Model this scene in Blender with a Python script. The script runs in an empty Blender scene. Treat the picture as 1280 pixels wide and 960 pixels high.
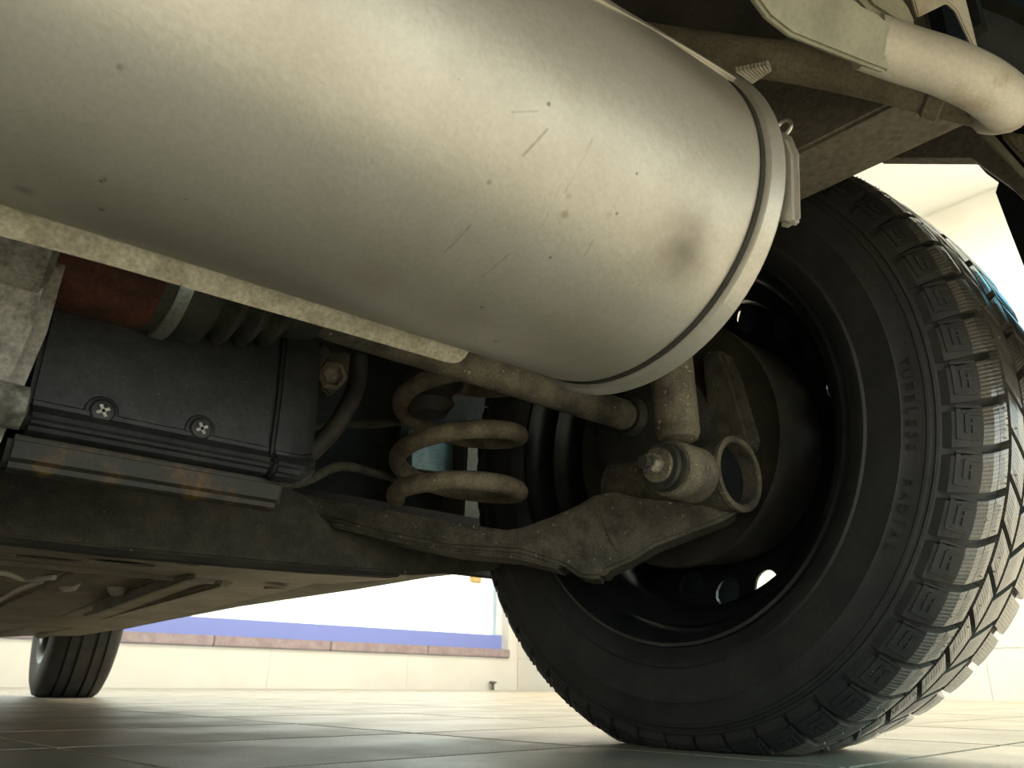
import bpy, bmesh, math, random
import numpy as np
from mathutils import Vector, Matrix
random.seed(7)
S = bpy.context.scene
COL = S.collection
PI = math.pi

# ------------------------------------------------------------------ camera
F, YAW, PIT, ROLL, CH = 995.99, 0.714, 0.3603, 0.0126, 0.0655
fw = Vector((math.sin(YAW)*math.cos(PIT), math.cos(YAW)*math.cos(PIT), math.sin(PIT)))
r0 = Vector((math.cos(YAW), -math.sin(YAW), 0)); u0 = r0.cross(fw)
rt = math.cos(ROLL)*r0 + math.sin(ROLL)*u0
up = -math.sin(ROLL)*r0 + math.cos(ROLL)*u0
cd = bpy.data.cameras.new('camera'); cam = bpy.data.objects.new('camera', cd); COL.objects.link(cam)
cd.sensor_width = 36; cd.lens = 36*F/1280; cd.clip_start = 0.01; cd.clip_end = 200
M = Matrix((rt, up, -fw)).transposed().to_4x4(); M.translation = (0, 0, CH)
cam.matrix_world = M
cd.dof.use_dof = True; cd.dof.focus_distance = 0.62; cd.dof.aperture_fstop = 20
S.camera = cam

# ------------------------------------------------------------------ light
S.view_settings.view_transform = 'Standard'; S.view_settings.look = 'None'
S.view_settings.gamma = 1; S.view_settings.use_curve_mapping = False
S.view_settings.exposure = 0.62
wd = bpy.data.worlds.new('sky'); S.world = wd; wd.use_nodes = True
nt = wd.node_tree; nt.nodes.clear()
out = nt.nodes.new('ShaderNodeOutputWorld'); bg = nt.nodes.new('ShaderNodeBackground')
tc = nt.nodes.new('ShaderNodeTexCoord'); sp = nt.nodes.new('ShaderNodeSeparateXYZ'); rp = nt.nodes.new('ShaderNodeValToRGB')
nt.links.new(tc.outputs['Generated'], sp.inputs[0]); nt.links.new(sp.outputs['Z'], rp.inputs[0])
rp.color_ramp.elements[0].position = 0.0; rp.color_ramp.elements[0].color = (1.0, 0.975, 0.93, 1)
rp.color_ramp.elements[1].position = 0.5; rp.color_ramp.elements[1].color = (0.10, 0.56, 0.74, 1)
nt.links.new(rp.outputs[0], bg.inputs[0]); bg.inputs[1].default_value = 1.7
nt.links.new(bg.outputs[0], out.inputs[0])

sd = bpy.data.lights.new('sun', 'SUN'); sun = bpy.data.objects.new('sun', sd); COL.objects.link(sun)
sd.energy = 6.5; sd.angle = math.radians(3); sd.color = (1, .94, .85)
# afternoon sun falling on the forecourt behind the car, under the edge of the roof
sdir = Vector((0.05, 0.50, -0.85)).normalized()
sun.rotation_euler = sdir.to_track_quat('-Z', 'Y').to_euler(); sun.location = (-2, -4, 4)
def ceiling_lamp(x, y, e, sx=1.2, sy=.3):
    l = bpy.data.lights.new('ceiling_lamp', 'AREA'); o = bpy.data.objects.new('ceiling_lamp', l); COL.objects.link(o)
    l.shape = 'RECTANGLE'; l.size = sx; l.size_y = sy; l.energy = e; l.color = (1, .95, .87); o.location = (x, y, 3.05)
for x, y in ((3.4, 4.0), (3.4, 1.6), (-2.2, 4.0), (-2.2, 1.2), (3.4, -.6)):
    ceiling_lamp(x, y, 48)

# ------------------------------------------------------------------ unprojection helpers (photo pixel + a real plane -> point)
CAM = Vector((0, 0, CH))
def ray(px, py): return fw + rt*((px-640)/F) - up*((py-480)/F)
def at(px, py, ax, val):
    d = ray(px, py); return CAM + d*((val-CAM[ax])/d[ax])
def on(px, py, P, n):
    d = ray(px, py); return CAM + d*((Vector(P)-CAM).dot(n)/d.dot(n))

# ------------------------------------------------------------------ materials
MATS = {}
def mat(name, col, rough=.6, metal=0., var=None, vscale=20, vdet=6, vlo=.4, vhi=.65, bump=0., bscale=60, spots=None, sscale=90, sthr=.62, coat=0, rvar=0., spec=.5, grain=.22):
    m = bpy.data.materials.new(name); m.use_nodes = True; t = m.node_tree; b = t.nodes['Principled BSDF']
    N = t.nodes.new; L = t.links.new
    b.inputs['Roughness'].default_value = rough; b.inputs['Metallic'].default_value = metal
    b.inputs['Base Color'].default_value = (*col, 1); b.inputs['Coat Weight'].default_value = coat
    b.inputs['Specular IOR Level'].default_value = spec
    c = N('ShaderNodeTexCoord'); src = None
    def noise(sc, det=6):
        n = N('ShaderNodeTexNoise'); n.inputs['Scale'].default_value = sc; n.inputs['Detail'].default_value = det; n.inputs['Roughness'].default_value = .62
        L(c.outputs['Object'], n.inputs['Vector']); return n
    def ramp(n, lo, hi):
        r = N('ShaderNodeMapRange'); r.inputs['From Min'].default_value = lo; r.inputs['From Max'].default_value = hi
        L(n.outputs['Fac'], r.inputs['Value']); return r
    if var:
        r = ramp(noise(vscale, vdet), vlo, vhi); mx = N('ShaderNodeMix'); mx.data_type = 'RGBA'
        mx.inputs['A'].default_value = (*col, 1); mx.inputs['B'].default_value = (*var, 1)
        L(r.outputs[0], mx.inputs['Factor']); src = mx.outputs['Result']
        if rvar:
            rr = N('ShaderNodeMapRange'); rr.inputs['To Min'].default_value = rough; rr.inputs['To Max'].default_value = min(1, max(0, rough+rvar))
            L(r.outputs[0], rr.inputs['Value']); L(rr.outputs[0], b.inputs['Roughness'])
    if spots:
        r = ramp(noise(sscale, 3), sthr, sthr+.03); mx = N('ShaderNodeMix'); mx.data_type = 'RGBA'
        if src: L(src, mx.inputs['A'])
        else: mx.inputs['A'].default_value = (*col, 1)
        mx.inputs['B'].default_value = (*spots, 1); L(r.outputs[0], mx.inputs['Factor']); src = mx.outputs['Result']
    if grain:
        gr = ramp(noise(420, 2), .32, .68); gr.inputs['To Min'].default_value = 1-grain; gr.inputs['To Max'].default_value = 1+grain
        vm = N('ShaderNodeVectorMath'); vm.operation = 'SCALE'
        if src: L(src, vm.inputs[0])
        else: vm.inputs[0].default_value = col
        L(gr.outputs[0], vm.inputs['Scale']); src = vm.outputs[0]
    if src: L(src, b.inputs['Base Color'])
    if bump:
        bn = N('ShaderNodeBump'); bn.inputs['Strength'].default_value = bump; bn.inputs['Distance'].default_value = .002
        L(noise(bscale, 5).outputs['Fac'], bn.inputs['Height']); L(bn.outputs[0], b.inputs['Normal'])
    MATS[name] = m; return m
mat('aluminised', (.545, .515, .445), .46, .56, var=(.43, .395, .32), vscale=11, vlo=.42, vhi=.80, spots=(.20, .16, .11), sscale=75, sthr=.735, bump=.10, bscale=260, rvar=.08, grain=.05)
mat('weld_edge', (.42, .385, .30), .5, .5, var=(.28, .25, .18), vscale=60, bump=.25, bscale=120)
mat('rust', (0.1035, 0.0324, 0.0144), .85, .1, var=(0.0495, 0.018, 0.0099), vscale=45, bump=.4, bscale=200, spots=(0.0765, 0.0288, 0.0144), sscale=160, sthr=.6)
mat('dusty_steel', (.20, .17, .115), .8, .15, var=(.075, .063, .045), vscale=38, bump=.5, bscale=170, spots=(.48, .43, .33), sscale=150, sthr=.66)
mat('dirty_arm', (0.108, 0.09216, 0.0612), .85, .1, var=(0.0432, 0.03744, 0.02448), vscale=42, bump=.9, bscale=210, spots=(0.2448, 0.2232, 0.1728), sscale=190, sthr=.66)
mat('spring_steel', (.24, .195, .125), .75, .1, var=(.11, .085, .055), vscale=50, bump=.35, bscale=200, spots=(.42, .36, .26), sscale=200, sthr=.68)
mat('coupling_black', (0.0186, 0.01984, 0.01984), .5, .2, var=(0.0341, 0.0341, 0.031), vscale=60, bump=.15, bscale=220, spots=(0.217, 0.217, 0.1984), sscale=260, sthr=.715)
mat('oily_flange', (.028, .025, .018), .55, .2, var=(.12, .062, .017), vscale=30, vlo=.53, vhi=.66, bump=.4, bscale=120)
mat('cast_alloy', (0.2652, 0.2496, 0.2067), .65, .4, var=(0.0936, 0.0858, 0.0663), vscale=70, vlo=.48, vhi=.66, bump=.5, bscale=180)
mat('clamp_steel', (.62, .60, .54), .35, .9, var=(.5, .48, .42), vscale=40)
mat('boot_rubber', (0.02625, 0.02475, 0.018), .7, 0, var=(0.05625, 0.0495, 0.03375), vscale=50, bump=.15, bscale=160)
mat('underseal', (0.2108, 0.1891, 0.1457), .9, 0, var=(0.124, 0.1116, 0.0837), vscale=210, bump=.7, bscale=330)
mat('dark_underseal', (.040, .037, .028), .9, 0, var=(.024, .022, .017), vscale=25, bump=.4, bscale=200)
mat('beam_paint', (.050, .044, .032), .75, .1, var=(.098, .085, .056), vscale=45, bump=.6, bscale=220, spots=(.32, .29, .21), sscale=150, sthr=.685)
mat('floorpan_paint', (.30, .265, .19), .65, 0, var=(.19, .165, .115), vscale=9, bump=.3, bscale=60)
mat('sill_paint', (.16, .145, .10), .7, 0, var=(.09, .08, .055), vscale=14, bump=.3, bscale=80)
mat('hook_paint', (.54, .51, .425), .6, .1, var=(.33, .26, .16), vscale=28, vlo=.52, vhi=.72, bump=.25, bscale=120, grain=.07)
mat('plate_paint', (.27, .26, .19), .7, .1, var=(.19, .18, .13), vscale=30, bump=.3, bscale=150, grain=.07)
mat('grime_shade_steel', (.21, .18, .125), .8, .1, var=(.14, .12, .08), vscale=30, bump=.3, bscale=150)
mat('black_plastic', (.010, .012, .013), .85, 0, var=(.017, .019, .020), vscale=40, bump=.2, bscale=240, spec=.2)
mat('rim_black', (.010, .011, .012), .28, .0, var=(.016, .016, .016), vscale=30)
mat('cover_grey', (.07, .095, .10), .5)
mat('drum_dirt', (.030, .027, .019), .8, .2, var=(.055, .045, .028), vscale=22, bump=.3, bscale=100)
mat('pale_paint', (.82, .84, .80), .5, 0, var=(.55, .58, .55), vscale=20)
mat('teal_paint', (.27, .36, .33), .5, 0, var=(.17, .24, .22), vscale=30)
mat('front_tyre', (.030, .028, .023), .65, 0, var=(.045, .042, .034), vscale=30, bump=.2, bscale=100)
mat('cream_wall', (.84, .79, .69), .55, 0, var=(.80, .745, .64), vscale=3, grain=0)
mat('white_ceiling', (.88, .86, .80), .8, grain=0)
mat('marble_sill', (.33, .24, .235), .35, 0, var=(.45, .35, .34), vscale=14, bump=0, grain=0)
mat('blue_frame', (.25, .30, .68), .4, grain=0)
mat('white_frame', (.80, .82, .84), .4, grain=0)
mat('grout', (.16, .14, .11), .9)
mat('floor_tile', (.44, .365, .265), .36, 0, var=(.35, .285, .20), vscale=5, bump=.40, bscale=150, rvar=.12)
mat('concrete', (.70, .645, .56), .9, 0, var=(.62, .565, .485), vscale=2, grain=0)
mat('brass', (.70, .48, .20), .4, .3)
mat('bolt_zinc', (.50, .47, .40), .4, .8, var=(.25, .22, .17), vscale=120)
# tyre rubber: lettering-free base with fine sipes driven by the block's own UV
def tyre_mat(name, sipes):
    m = mat(name, *(((.095, .090, .076), .62, 0) if sipes else ((.022, .022, .021), .62, 0)), var=(.125, .117, .095) if sipes else (.036, .034, .029), vscale=26, bump=.10, bscale=220)
    if sipes:
        t = m.node_tree; b = t.nodes['Principled BSDF']; N = t.nodes.new; L = t.links.new
        uv = N('ShaderNodeUVMap'); uv.uv_map = 'UVMap'
        w = N('ShaderNodeTexWave'); w.wave_type = 'BANDS'; w.bands_direction = 'Y'; w.inputs['Scale'].default_value = 2.9
        w.inputs['Distortion'].default_value = 1.6; w.inputs['Detail'].default_value = 1; w.inputs['Detail Scale'].default_value = 9
        L(uv.outputs[0], w.inputs['Vector'])
        bn = N('ShaderNodeBump'); bn.inputs['Strength'].default_value = .9; bn.inputs['Distance'].default_value = .0007
        pw = N('ShaderNodeMath'); pw.operation = 'POWER'; pw.inputs[1].default_value = .35; L(w.outputs['Fac'], pw.inputs[0])
        L(pw.outputs[0], bn.inputs['Height']); L(bn.outputs[0], b.inputs['Normal'])
    return m
tyre_mat('tyre_rubber', False); tyre_mat('tread_rubber', True)
MATS['tread_rubber'].node_tree.nodes['Principled BSDF'].inputs['Roughness'].default_value = .30
for k_, v_ in (('Coat Weight', .7), ('Coat Roughness', .16)): MATS['tread_rubber'].node_tree.nodes['Principled BSDF'].inputs[k_].default_value = v_   # damp tread
gm = bpy.data.materials.new('window_glass'); gm.use_nodes = True
gb = gm.node_tree.nodes['Principled BSDF']; gb.inputs['Transmission Weight'].default_value = 1; gb.inputs['Roughness'].default_value = 0; gb.inputs['IOR'].default_value = 1.02
MATS['window_glass'] = gm

# ------------------------------------------------------------------ object helpers
ROOT = {}
def thing(name, label, cat, loc, group=None):
    o = bpy.data.objects.new(name, None); COL.objects.link(o); o.location = loc; o.empty_display_size = .02
    o['label'] = label; o['category'] = cat
    if group: o['group'] = group
    ROOT[o] = Matrix.Translation(Vector(loc)); return o
def mk(name, V, Fc, m, parent=None, smooth=False, bevel=0., world=True, kind=None, label=None):
    me = bpy.data.meshes.new(name)
    if parent is not None and world:
        inv = ROOT[parent].inverted(); V = [inv @ Vector(v) for v in V]
    me.from_pydata([tuple(v) for v in V], [], Fc); me.update()
    bm = bmesh.new(); bm.from_mesh(me); bmesh.ops.remove_doubles(bm, verts=bm.verts, dist=1e-6)
    bmesh.ops.recalc_face_normals(bm, faces=bm.faces)
    if bevel:
        es = [e for e in bm.edges if len(e.link_faces) == 2 and e.calc_face_angle(0) > .5]
        bmesh.ops.bevel(bm, geom=es, offset=bevel, segments=2, affect='EDGES', clamp_overlap=True)
    bm.to_mesh(me); bm.free()
    if smooth:
        me.shade_smooth() if hasattr(me, 'shade_smooth') else None
        try: me.set_sharp_from_angle(angle=.6)
        except Exception: pass
    me.materials.append(MATS[m])
    o = bpy.data.objects.new(name, me); COL.objects.link(o)
    if parent is not None: o.parent = parent; ROOT[o] = ROOT[parent]
    else: ROOT[o] = Matrix()
    if kind: o['kind'] = kind
    if label: o['label'] = label
    return o
def struct(name, V, Fc, m, **k):
    o = mk(name, V, Fc, m, **k); o['kind'] = 'structure'; return o
def tag(o, label, cat, group=None):
    o['label'] = label; o['category'] = cat
    if group: o['group'] = group
def box(x0, x1, y0, y1, z0, z1):
    V = [(x, y, z) for x in (x0, x1) for y in (y0, y1) for z in (z0, z1)]
    return V, [(0, 1, 3, 2), (4, 6, 7, 5), (0, 4, 5, 1), (2, 3, 7, 6), (0, 2, 6, 4), (1, 5, 7, 3)]
def frame_of(d):
    d = Vector(d).normalized(); a = Vector((0, 0, 1)) if abs(d.z) < .9 else Vector((1, 0, 0))
    e1 = d.cross(a).normalized(); return d, e1, d.cross(e1)
def lathe(P, d, prof, n=48, closed=False):
    """prof: (axial, radius) pairs along axis d from P"""
    d, e1, e2 = frame_of(d); V = []; Fc = []
    for a, r in prof:
        for k in range(n):
            t = 2*PI*k/n; V.append(Vector(P)+d*a+(e1*math.cos(t)+e2*math.sin(t))*max(r, 1e-4))
    m = len(prof)
    for i in range(m if closed else m-1):
        j = (i+1) % m
        for k in range(n): Fc.append((i*n+k, i*n+(k+1) % n, j*n+(k+1) % n, j*n+k))
    if not closed:
        if prof[0][1] > 0: Fc.append(tuple(range(n))[::-1])
        if prof[-1][1] > 0: Fc.append(tuple(range((m-1)*n, m*n)))
    return V, Fc
def spline(pts, n=8):
    P = [Vector(p) for p in pts]; o = []
    for i in range(len(P)-1):
        a = P[max(i-1, 0)]; b = P[i]; c = P[i+1]; d = P[min(i+2, len(P)-1)]
        for k in range(n):
            t = k/n; o.append(.5*((2*b)+(c-a)*t+(2*a-5*b+4*c-d)*t*t+(3*b-a-3*c+d)*t**3))
    o.append(P[-1]); return o
def sweep(pts, rad, n=14, cap=True, flat=None):
    P = [Vector(p) for p in pts]; V = []; Fc = []; e1 = None
    for i, p in enumerate(P):
        d = (P[min(i+1, len(P)-1)]-P[max(i-1, 0)]).normalized()
        if e1 is None: _, e1, e2 = frame_of(d)
        e1 = (e1-d*e1.dot(d)).normalized(); e2 = d.cross(e1)
        r = rad[i] if isinstance(rad, (list, tuple)) else rad
        for k in range(n):
            t = 2*PI*k/n; V.append(p+(e1*math.cos(t)+e2*math.sin(t))*r)
    for i in range(len(P)-1):
        for k in range(n): Fc.append((i*n+k, i*n+(k+1) % n, (i+1)*n+(k+1) % n, (i+1)*n+k))
    if cap: Fc += [tuple(range(n))[::-1], tuple(range((len(P)-1)*n, len(P)*n))]
    return V, Fc
def prism(pts, ext):
    n = len(pts); V = [Vector(p) for p in pts]+[Vector(p)+Vector(ext) for p in pts]
    return V, [tuple(range(n))[::-1], tuple(range(n, 2*n))]+[(i, (i+1) % n, n+(i+1) % n, n+i) for i in range(n)]
def plate2d(outline, holes, thick, mtx):
    """flat plate with real holes from 2-D outlines; mtx maps (u,v,w) to the world"""
    cu = bpy.data.curves.new('tmp', 'CURVE'); cu.dimensions = '2D'; cu.fill_mode = 'BOTH'; cu.extrude = thick/2
    for pl in [outline]+holes:
        s = cu.splines.new('POLY'); s.points.add(len(pl)-1); s.use_cyclic_u = True
        for q, p in zip(s.points, pl): q.co = (p[0], p[1], 0, 1)
    o = bpy.data.objects.new('tmp', cu); COL.objects.link(o)
    me = bpy.data.meshes.new_from_object(o.evaluated_get(bpy.context.evaluated_depsgraph_get()))
    V = [mtx @ v.co for v in me.vertices]; Fc = [tuple(p.vertices) for p in me.polygons]
    bpy.data.objects.remove(o); bpy.data.curves.remove(cu); bpy.data.meshes.remove(me); return V, Fc
def join(*parts):
    V = []; Fc = []
    for v, f in parts:
        k = len(V); V += list(v); Fc += [tuple(i+k for i in q) for q in f]
    return V, Fc
def ell(cx, cy, a, b, n=20): return [(cx+a*math.cos(2*PI*k/n), cy+b*math.sin(2*PI*k/n)) for k in range(n)]

# ================================================================== the setting
XB, YA, DADO, CEIL, FZ = 5.28, 5.96, .293, 3.15, .0135   # FZ: floor level (the tyres are squashed onto it)
fl = struct('floor', *box(-7, XB, -1.6, YA, -.10, -.004), 'grout')
# rows of rectangular tiles, laid a few degrees askew to the car
TX, TY, TA = .37, .245, math.radians(4.5)
tile_me = None; cnt = 0
ca, sa = math.cos(TA), math.sin(TA); org = Vector((.555, .80, 0))
tiles = []
for i in range(-6, 16):
    for j in range(-4, 24):
        u, v = (i+.5)*TX, (j+.5)*TY
        x, y = org.x+ca*u-sa*v*1.0, org.y+sa*u*1.0+ca*v
        px = None
        d = Vector((x, y, 0))-CAM; z = d.dot(fw)
        if z < .15 or x > XB-.3 or y > YA-.3: continue
        pu, pv = 640+F*d.dot(rt)/z, 480-F*d.dot(up)/z
        if -420 < pu < 1700: tiles.append((z, x, y))
tiles.sort(); near = tiles[:290]
me = None
for k, (z, x, y) in enumerate(near):
    if me is None:
        a, b = TX/2-.0022, TY/2-.0022
        o = mk('tile', *box(-a, a, -b, b, -.0045, 0), 'floor_tile', fl, bevel=.0012, world=False); me = o.data
    else:
        o = bpy.data.objects.new('tile', me); COL.objects.link(o); o.parent = fl
    o.location = (x, y, random.uniform(-.0003, .0)); o.rotation_euler = (0, 0, TA)
used = set((round(x, 4), round(y, 4)) for _, x, y in near)
a, b = TX/2-.0022, TY/2-.0022; parts = []
for i in range(-24, 18):
    for j in range(-18, 26):
        u, v = (i+.5)*TX, (j+.5)*TY; x, y = org.x+ca*u-sa*v, org.y+sa*u+ca*v
        if (round(x, 4), round(y, 4)) in used or x > XB-.2 or y > YA-.15 or x < -6.8 or y < -1.5: continue
        V = [(x+ca*p-sa*q, y+sa*p+ca*q, zz) for p, q in ((-a, -b), (a, -b), (a, b), (-a, b)) for zz in (-.0045, -.0001)]
        parts.append((V, [(1, 3, 5, 7), (0, 1, 7, 6), (0, 2, 3, 1), (2, 4, 5, 3), (4, 6, 7, 5)]))
o = mk('tile_field', *join(*parts), 'floor_tile', fl, kind='stuff')
ground = struct('ground', *join(box(-14, 14, -14, -1.6, -.10, -.01), box(XB+.25, 14, -1.6, 14, -.10, -.01), box(-14, XB+.25, YA+.25, 14, -.10, -.01)), 'concrete')
fl.location.z = FZ; ground.location.z = FZ
struct('wall_opposite', *box(-14, 9, 10.5, 10.8, -.1, 6.5), 'white_ceiling')   # pale building added across the yard to keep blue sky out of the window
# front wall: tiled dado with a wide window over a marble sill
wf = struct('wall_front', *join(box(-7, XB, YA, YA+.25, -.05, DADO), box(-7, XB, YA, YA+.25, 2.95, CEIL), box(-7, -5.2, YA, YA+.25, DADO, 2.95), box(5.16, XB, YA, YA+.25, DADO, 2.95)), 'cream_wall')
for i in range(9):
    x0 = XB-.014-(i+1)*1.24
    mk('dado_panel', *box(x0+.0006, x0+1.2394, YA-.012, YA, 0, DADO-.004), 'cream_wall', wf, bevel=.002)
wr = struct('wall_right', *join(box(XB, XB+.25, 1.15, YA+.25, -.05, CEIL), box(XB, XB+.25, -1.6, 1.15, -.05, 1.9), box(XB, XB+.25, -1.6, 1.15, 3.05, CEIL), box(XB, XB+.25, -1.6, -1.35, 1.9, 3.05)), 'cream_wall')  # high opening added, out of view, to let blue sky light the tread
for i in range(7):
    y0 = YA-.012-(i+1)*.68
    mk('dado_panel', *box(XB-.012, XB, y0+.001, y0+.679, 0, DADO-.004), 'cream_wall', wr, bevel=.002)
    for k in range(2): mk('wall_panel', *box(XB-.010, XB, y0+.001, y0+.679, DADO+k*1.42, DADO+k*1.42+1.416), 'cream_wall', wr, bevel=.001)
struct('wall_left', *box(-7.2, -7, -1.6, YA+.25, -.05, CEIL), 'cream_wall')
struct('ceiling', *box(-7.2, XB+.25, -1.6, YA+.25, CEIL, CEIL+.15), 'white_ceiling')
w1 = struct('window_1', *join(box(-5.2, 5.16, YA+.10, YA+.16, .375, .50)), 'blue_frame')
mk('frame_bar', *join(box(-5.2, 5.16, YA+.10, YA+.16, 2.87, 2.95), box(5.10, 5.16, YA+.10, YA+.16, .50, 2.87), box(-5.2, -5.14, YA+.10, YA+.16, .50, 2.87)), 'white_frame', w1)
for x in (-3.1, -1.05, 1.0): mk('mullion', *box(x-.03, x+.03, YA+.10, YA+.16, .50, 2.87), 'white_frame', w1)
mk('pane', *box(-5.14, 5.10, YA+.127, YA+.133, .50, 2.87), 'window_glass', w1)
for i in range(11):
    x1 = 5.155-i*.94
    mk('sill_slab', *box(x1-.934, x1, YA-.035, YA+.10, DADO+.004, .368), 'marble_sill', w1, bevel=.006)
# things at the wall
p = at(615, 866, 2, 0); p.y = YA-.06; p.x = 4.93
t = thing('door_stop', 'small grey floor stop standing against the cream dado wall', 'door stop', (p.x, p.y, FZ))
mk('stem', *lathe((p.x, p.y, FZ), (0, 0, 1), [(0, .014), (.05, .012), (.055, .02)], 16), 'sill_paint', t, smooth=True)
mk('head', *lathe((p.x, p.y, FZ+.055), (0, 0, 1), [(0, .02), (.004, .034), (.018, .034), (.02, .0)], 16), 'sill_paint', t, smooth=True)
t = mk('window_handle', *box(4.74, 4.87, YA+.055, YA+.099, .955, 1.06), 'brass', bevel=.012)
tag(t, 'small brass coloured fitting on the far window above the blue strip', 'window fitting')

# ================================================================== muffler
QC = Vector((.352, .296, .344)); A_, B_, PH, DY, EP = .126, .110, -.39, -.09, -.027
ax = Vector((math.cos(DY)*math.cos(EP), math.sin(DY)*math.cos(EP), math.sin(EP)))
mv = ax.cross(Vector((0, 0, 1))).normalized(); mw = mv.cross(ax)
E1 = math.cos(PH)*mv+math.sin(PH)*mw; E2 = -math.sin(PH)*mv+math.cos(PH)*mw
def mring(off, s, n=96, da=0.):
    return [QC+ax*off+E1*(A_*s+da)*math.cos(2*PI*k/n)+E2*(B_*s+da)*math.sin(2*PI*k/n) for k in range(n)]
def oval(prof, n=96):
    V = []; Fc = []
    for off, s in prof: V += mring(off, s, n)
    for i in range(len(prof)-1):
        for k in range(n): Fc.append((i*n+k, i*n+(k+1) % n, (i+1)*n+(k+1) % n, (i+1)*n+k))
    return V, Fc
mu = thing('exhaust_muffler', 'large dull silver oval exhaust muffler filling the upper left', 'muffler', (QC.x-.2, QC.y, .23))
n = 96
V, Fc = oval([(-.58, .955), (-.3, .955), (-.12, .955), (-.018, .955), (-.013, .947), (-.009, .940)]); Fc.append(tuple(range(n)))
mk('shell', V, Fc, 'aluminised', mu, smooth=True)
V, Fc = oval([(-.0100, .93), (-.0100, .962), (-.0085, .980), (-.004, .990), (.0, .997), (.0015, .99), (.0005, .965), (-.006, .95), (-.008, .92), (-.004, .80), (.0, .4), (.001, .02)])
mk('end_cap', V, Fc, 'aluminised', mu, smooth=True)
V, Fc = oval([(-.0130, .93), (-.0130, .956), (-.0098, .957), (-.0092, .93)])
mk('crimp_groove', V, Fc, 'dark_underseal', mu, smooth=True)
def shell_marks(m, root, spots, scratches):
    t = m.node_tree; b = t.nodes['Principled BSDF']; N = t.nodes.new; L = t.links.new
    src = b.inputs['Base Color'].links[0].from_socket; c = N('ShaderNodeTexCoord'); inv = ROOT[root].inverted()
    nz = N('ShaderNodeTexNoise'); nz.inputs['Scale'].default_value = 60; nz.inputs['Detail'].default_value = 4; L(c.outputs['Object'], nz.inputs['Vector'])
    def put(fac, col):
        nonlocal src
        mx = N('ShaderNodeMix'); mx.data_type = 'RGBA'; L(fac, mx.inputs['Factor']); L(src, mx.inputs['A']); mx.inputs['B'].default_value = (*col, 1); src = mx.outputs['Result']
    for (P, r, soft, amt, col) in spots:
        d = N('ShaderNodeVectorMath'); d.operation = 'DISTANCE'; L(c.outputs['Object'], d.inputs[0]); d.inputs[1].default_value = tuple(inv @ P)
        ad = N('ShaderNodeMath'); ad.operation = 'MULTIPLY_ADD'; L(nz.outputs['Fac'], ad.inputs[0]); ad.inputs[1].default_value = r*.8; L(d.outputs['Value'], ad.inputs[2])
        mr = N('ShaderNodeMapRange'); mr.interpolation_type = 'SMOOTHSTEP'; mr.inputs['From Min'].default_value = r*1.4; mr.inputs['From Max'].default_value = r*1.4*(1-soft); mr.inputs['To Max'].default_value = amt
        L(ad.outputs[0], mr.inputs['Value']); put(mr.outputs[0], col)
    for (P, Q, w, amt, col) in scratches:
        p, q = inv @ P, inv @ Q; dv = (q-p); ln = dv.length; dv.normalize()
        sb = N('ShaderNodeVectorMath'); sb.operation = 'SUBTRACT'; L(c.outputs['Object'], sb.inputs[0]); sb.inputs[1].default_value = tuple(p)
        dt = N('ShaderNodeVectorMath'); dt.operation = 'DOT_PRODUCT'; L(sb.outputs[0], dt.inputs[0]); dt.inputs[1].default_value = tuple(dv)
        cl = N('ShaderNodeClamp'); cl.inputs['Max'].default_value = ln; L(dt.outputs['Value'], cl.inputs['Value'])
        sc = N('ShaderNodeVectorMath'); sc.operation = 'SCALE'; sc.inputs[0].default_value = tuple(dv); L(cl.outputs[0], sc.inputs['Scale'])
        ds_ = N('ShaderNodeVectorMath'); ds_.operation = 'DISTANCE'; L(sb.outputs[0], ds_.inputs[0]); L(sc.outputs[0], ds_.inputs[1])
        mr = N('ShaderNodeMapRange'); mr.inputs['From Min'].default_value = w; mr.inputs['From Max'].default_value = w*.2; mr.inputs['To Max'].default_value = amt
        L(ds_.outputs['Value'], mr.inputs['Value']); put(mr.outputs[0], col)
    L(src, b.inputs['Base Color'])
def on_shell(px, py, s=.955):
    """point of the shell hit by (or nearest to) a pixel ray"""
    d = ray(px, py); o = CAM-QC
    a0, a1 = o.dot(E1)/(A_*s), d.dot(E1)/(A_*s); b0, b1 = o.dot(E2)/(B_*s), d.dot(E2)/(B_*s)
    qa = a1*a1+b1*b1; qb = 2*(a0*a1+b0*b1); qc = a0*a0+b0*b0-1
    D = qb*qb-4*qa*qc
    t = -qb/(2*qa) if D < 0 else (-qb-math.sqrt(D))/(2*qa)
    return CAM+d*t
soot_and_reflection, rusty, dust = (.13, .115, .09), (.30, .21, .12), (.30, .27, .20)
sp_ = [(on_shell(853, 315), .032, .90, .85, soot_and_reflection), (on_shell(706, 268), .0030, .5, .65, rusty), (on_shell(711, 245), .0022, .5, .4, rusty), (on_shell(30, 238), .006, .8, .55, soot_and_reflection), (on_shell(127, 262), .0022, .6, .7, soot_and_reflection),  # first mark paints in the dark wheel's soft reflection; the small spots are dirt
       (on_shell(688, 322), .0012, .5, .8, soot_and_reflection), (on_shell(771, 267), .0012, .5, .8, soot_and_reflection), (on_shell(686, 130), .0012, .5, .8, soot_and_reflection), (on_shell(796, 217), .001, .5, .8, soot_and_reflection), (on_shell(620, 427), .003, .6, .6, rusty),
       (on_shell(602, 384), .0015, .6, .7, soot_and_reflection), (on_shell(470, 350), .022, .9, .30, rusty), (on_shell(560, 395), .03, .9, .30, dust), (on_shell(150, 84), .0018, .6, .5, soot_and_reflection), (on_shell(611, 228), .002, .6, .5, soot_and_reflection), (on_shell(762, 268), .003, .8, .4, rusty)]
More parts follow.
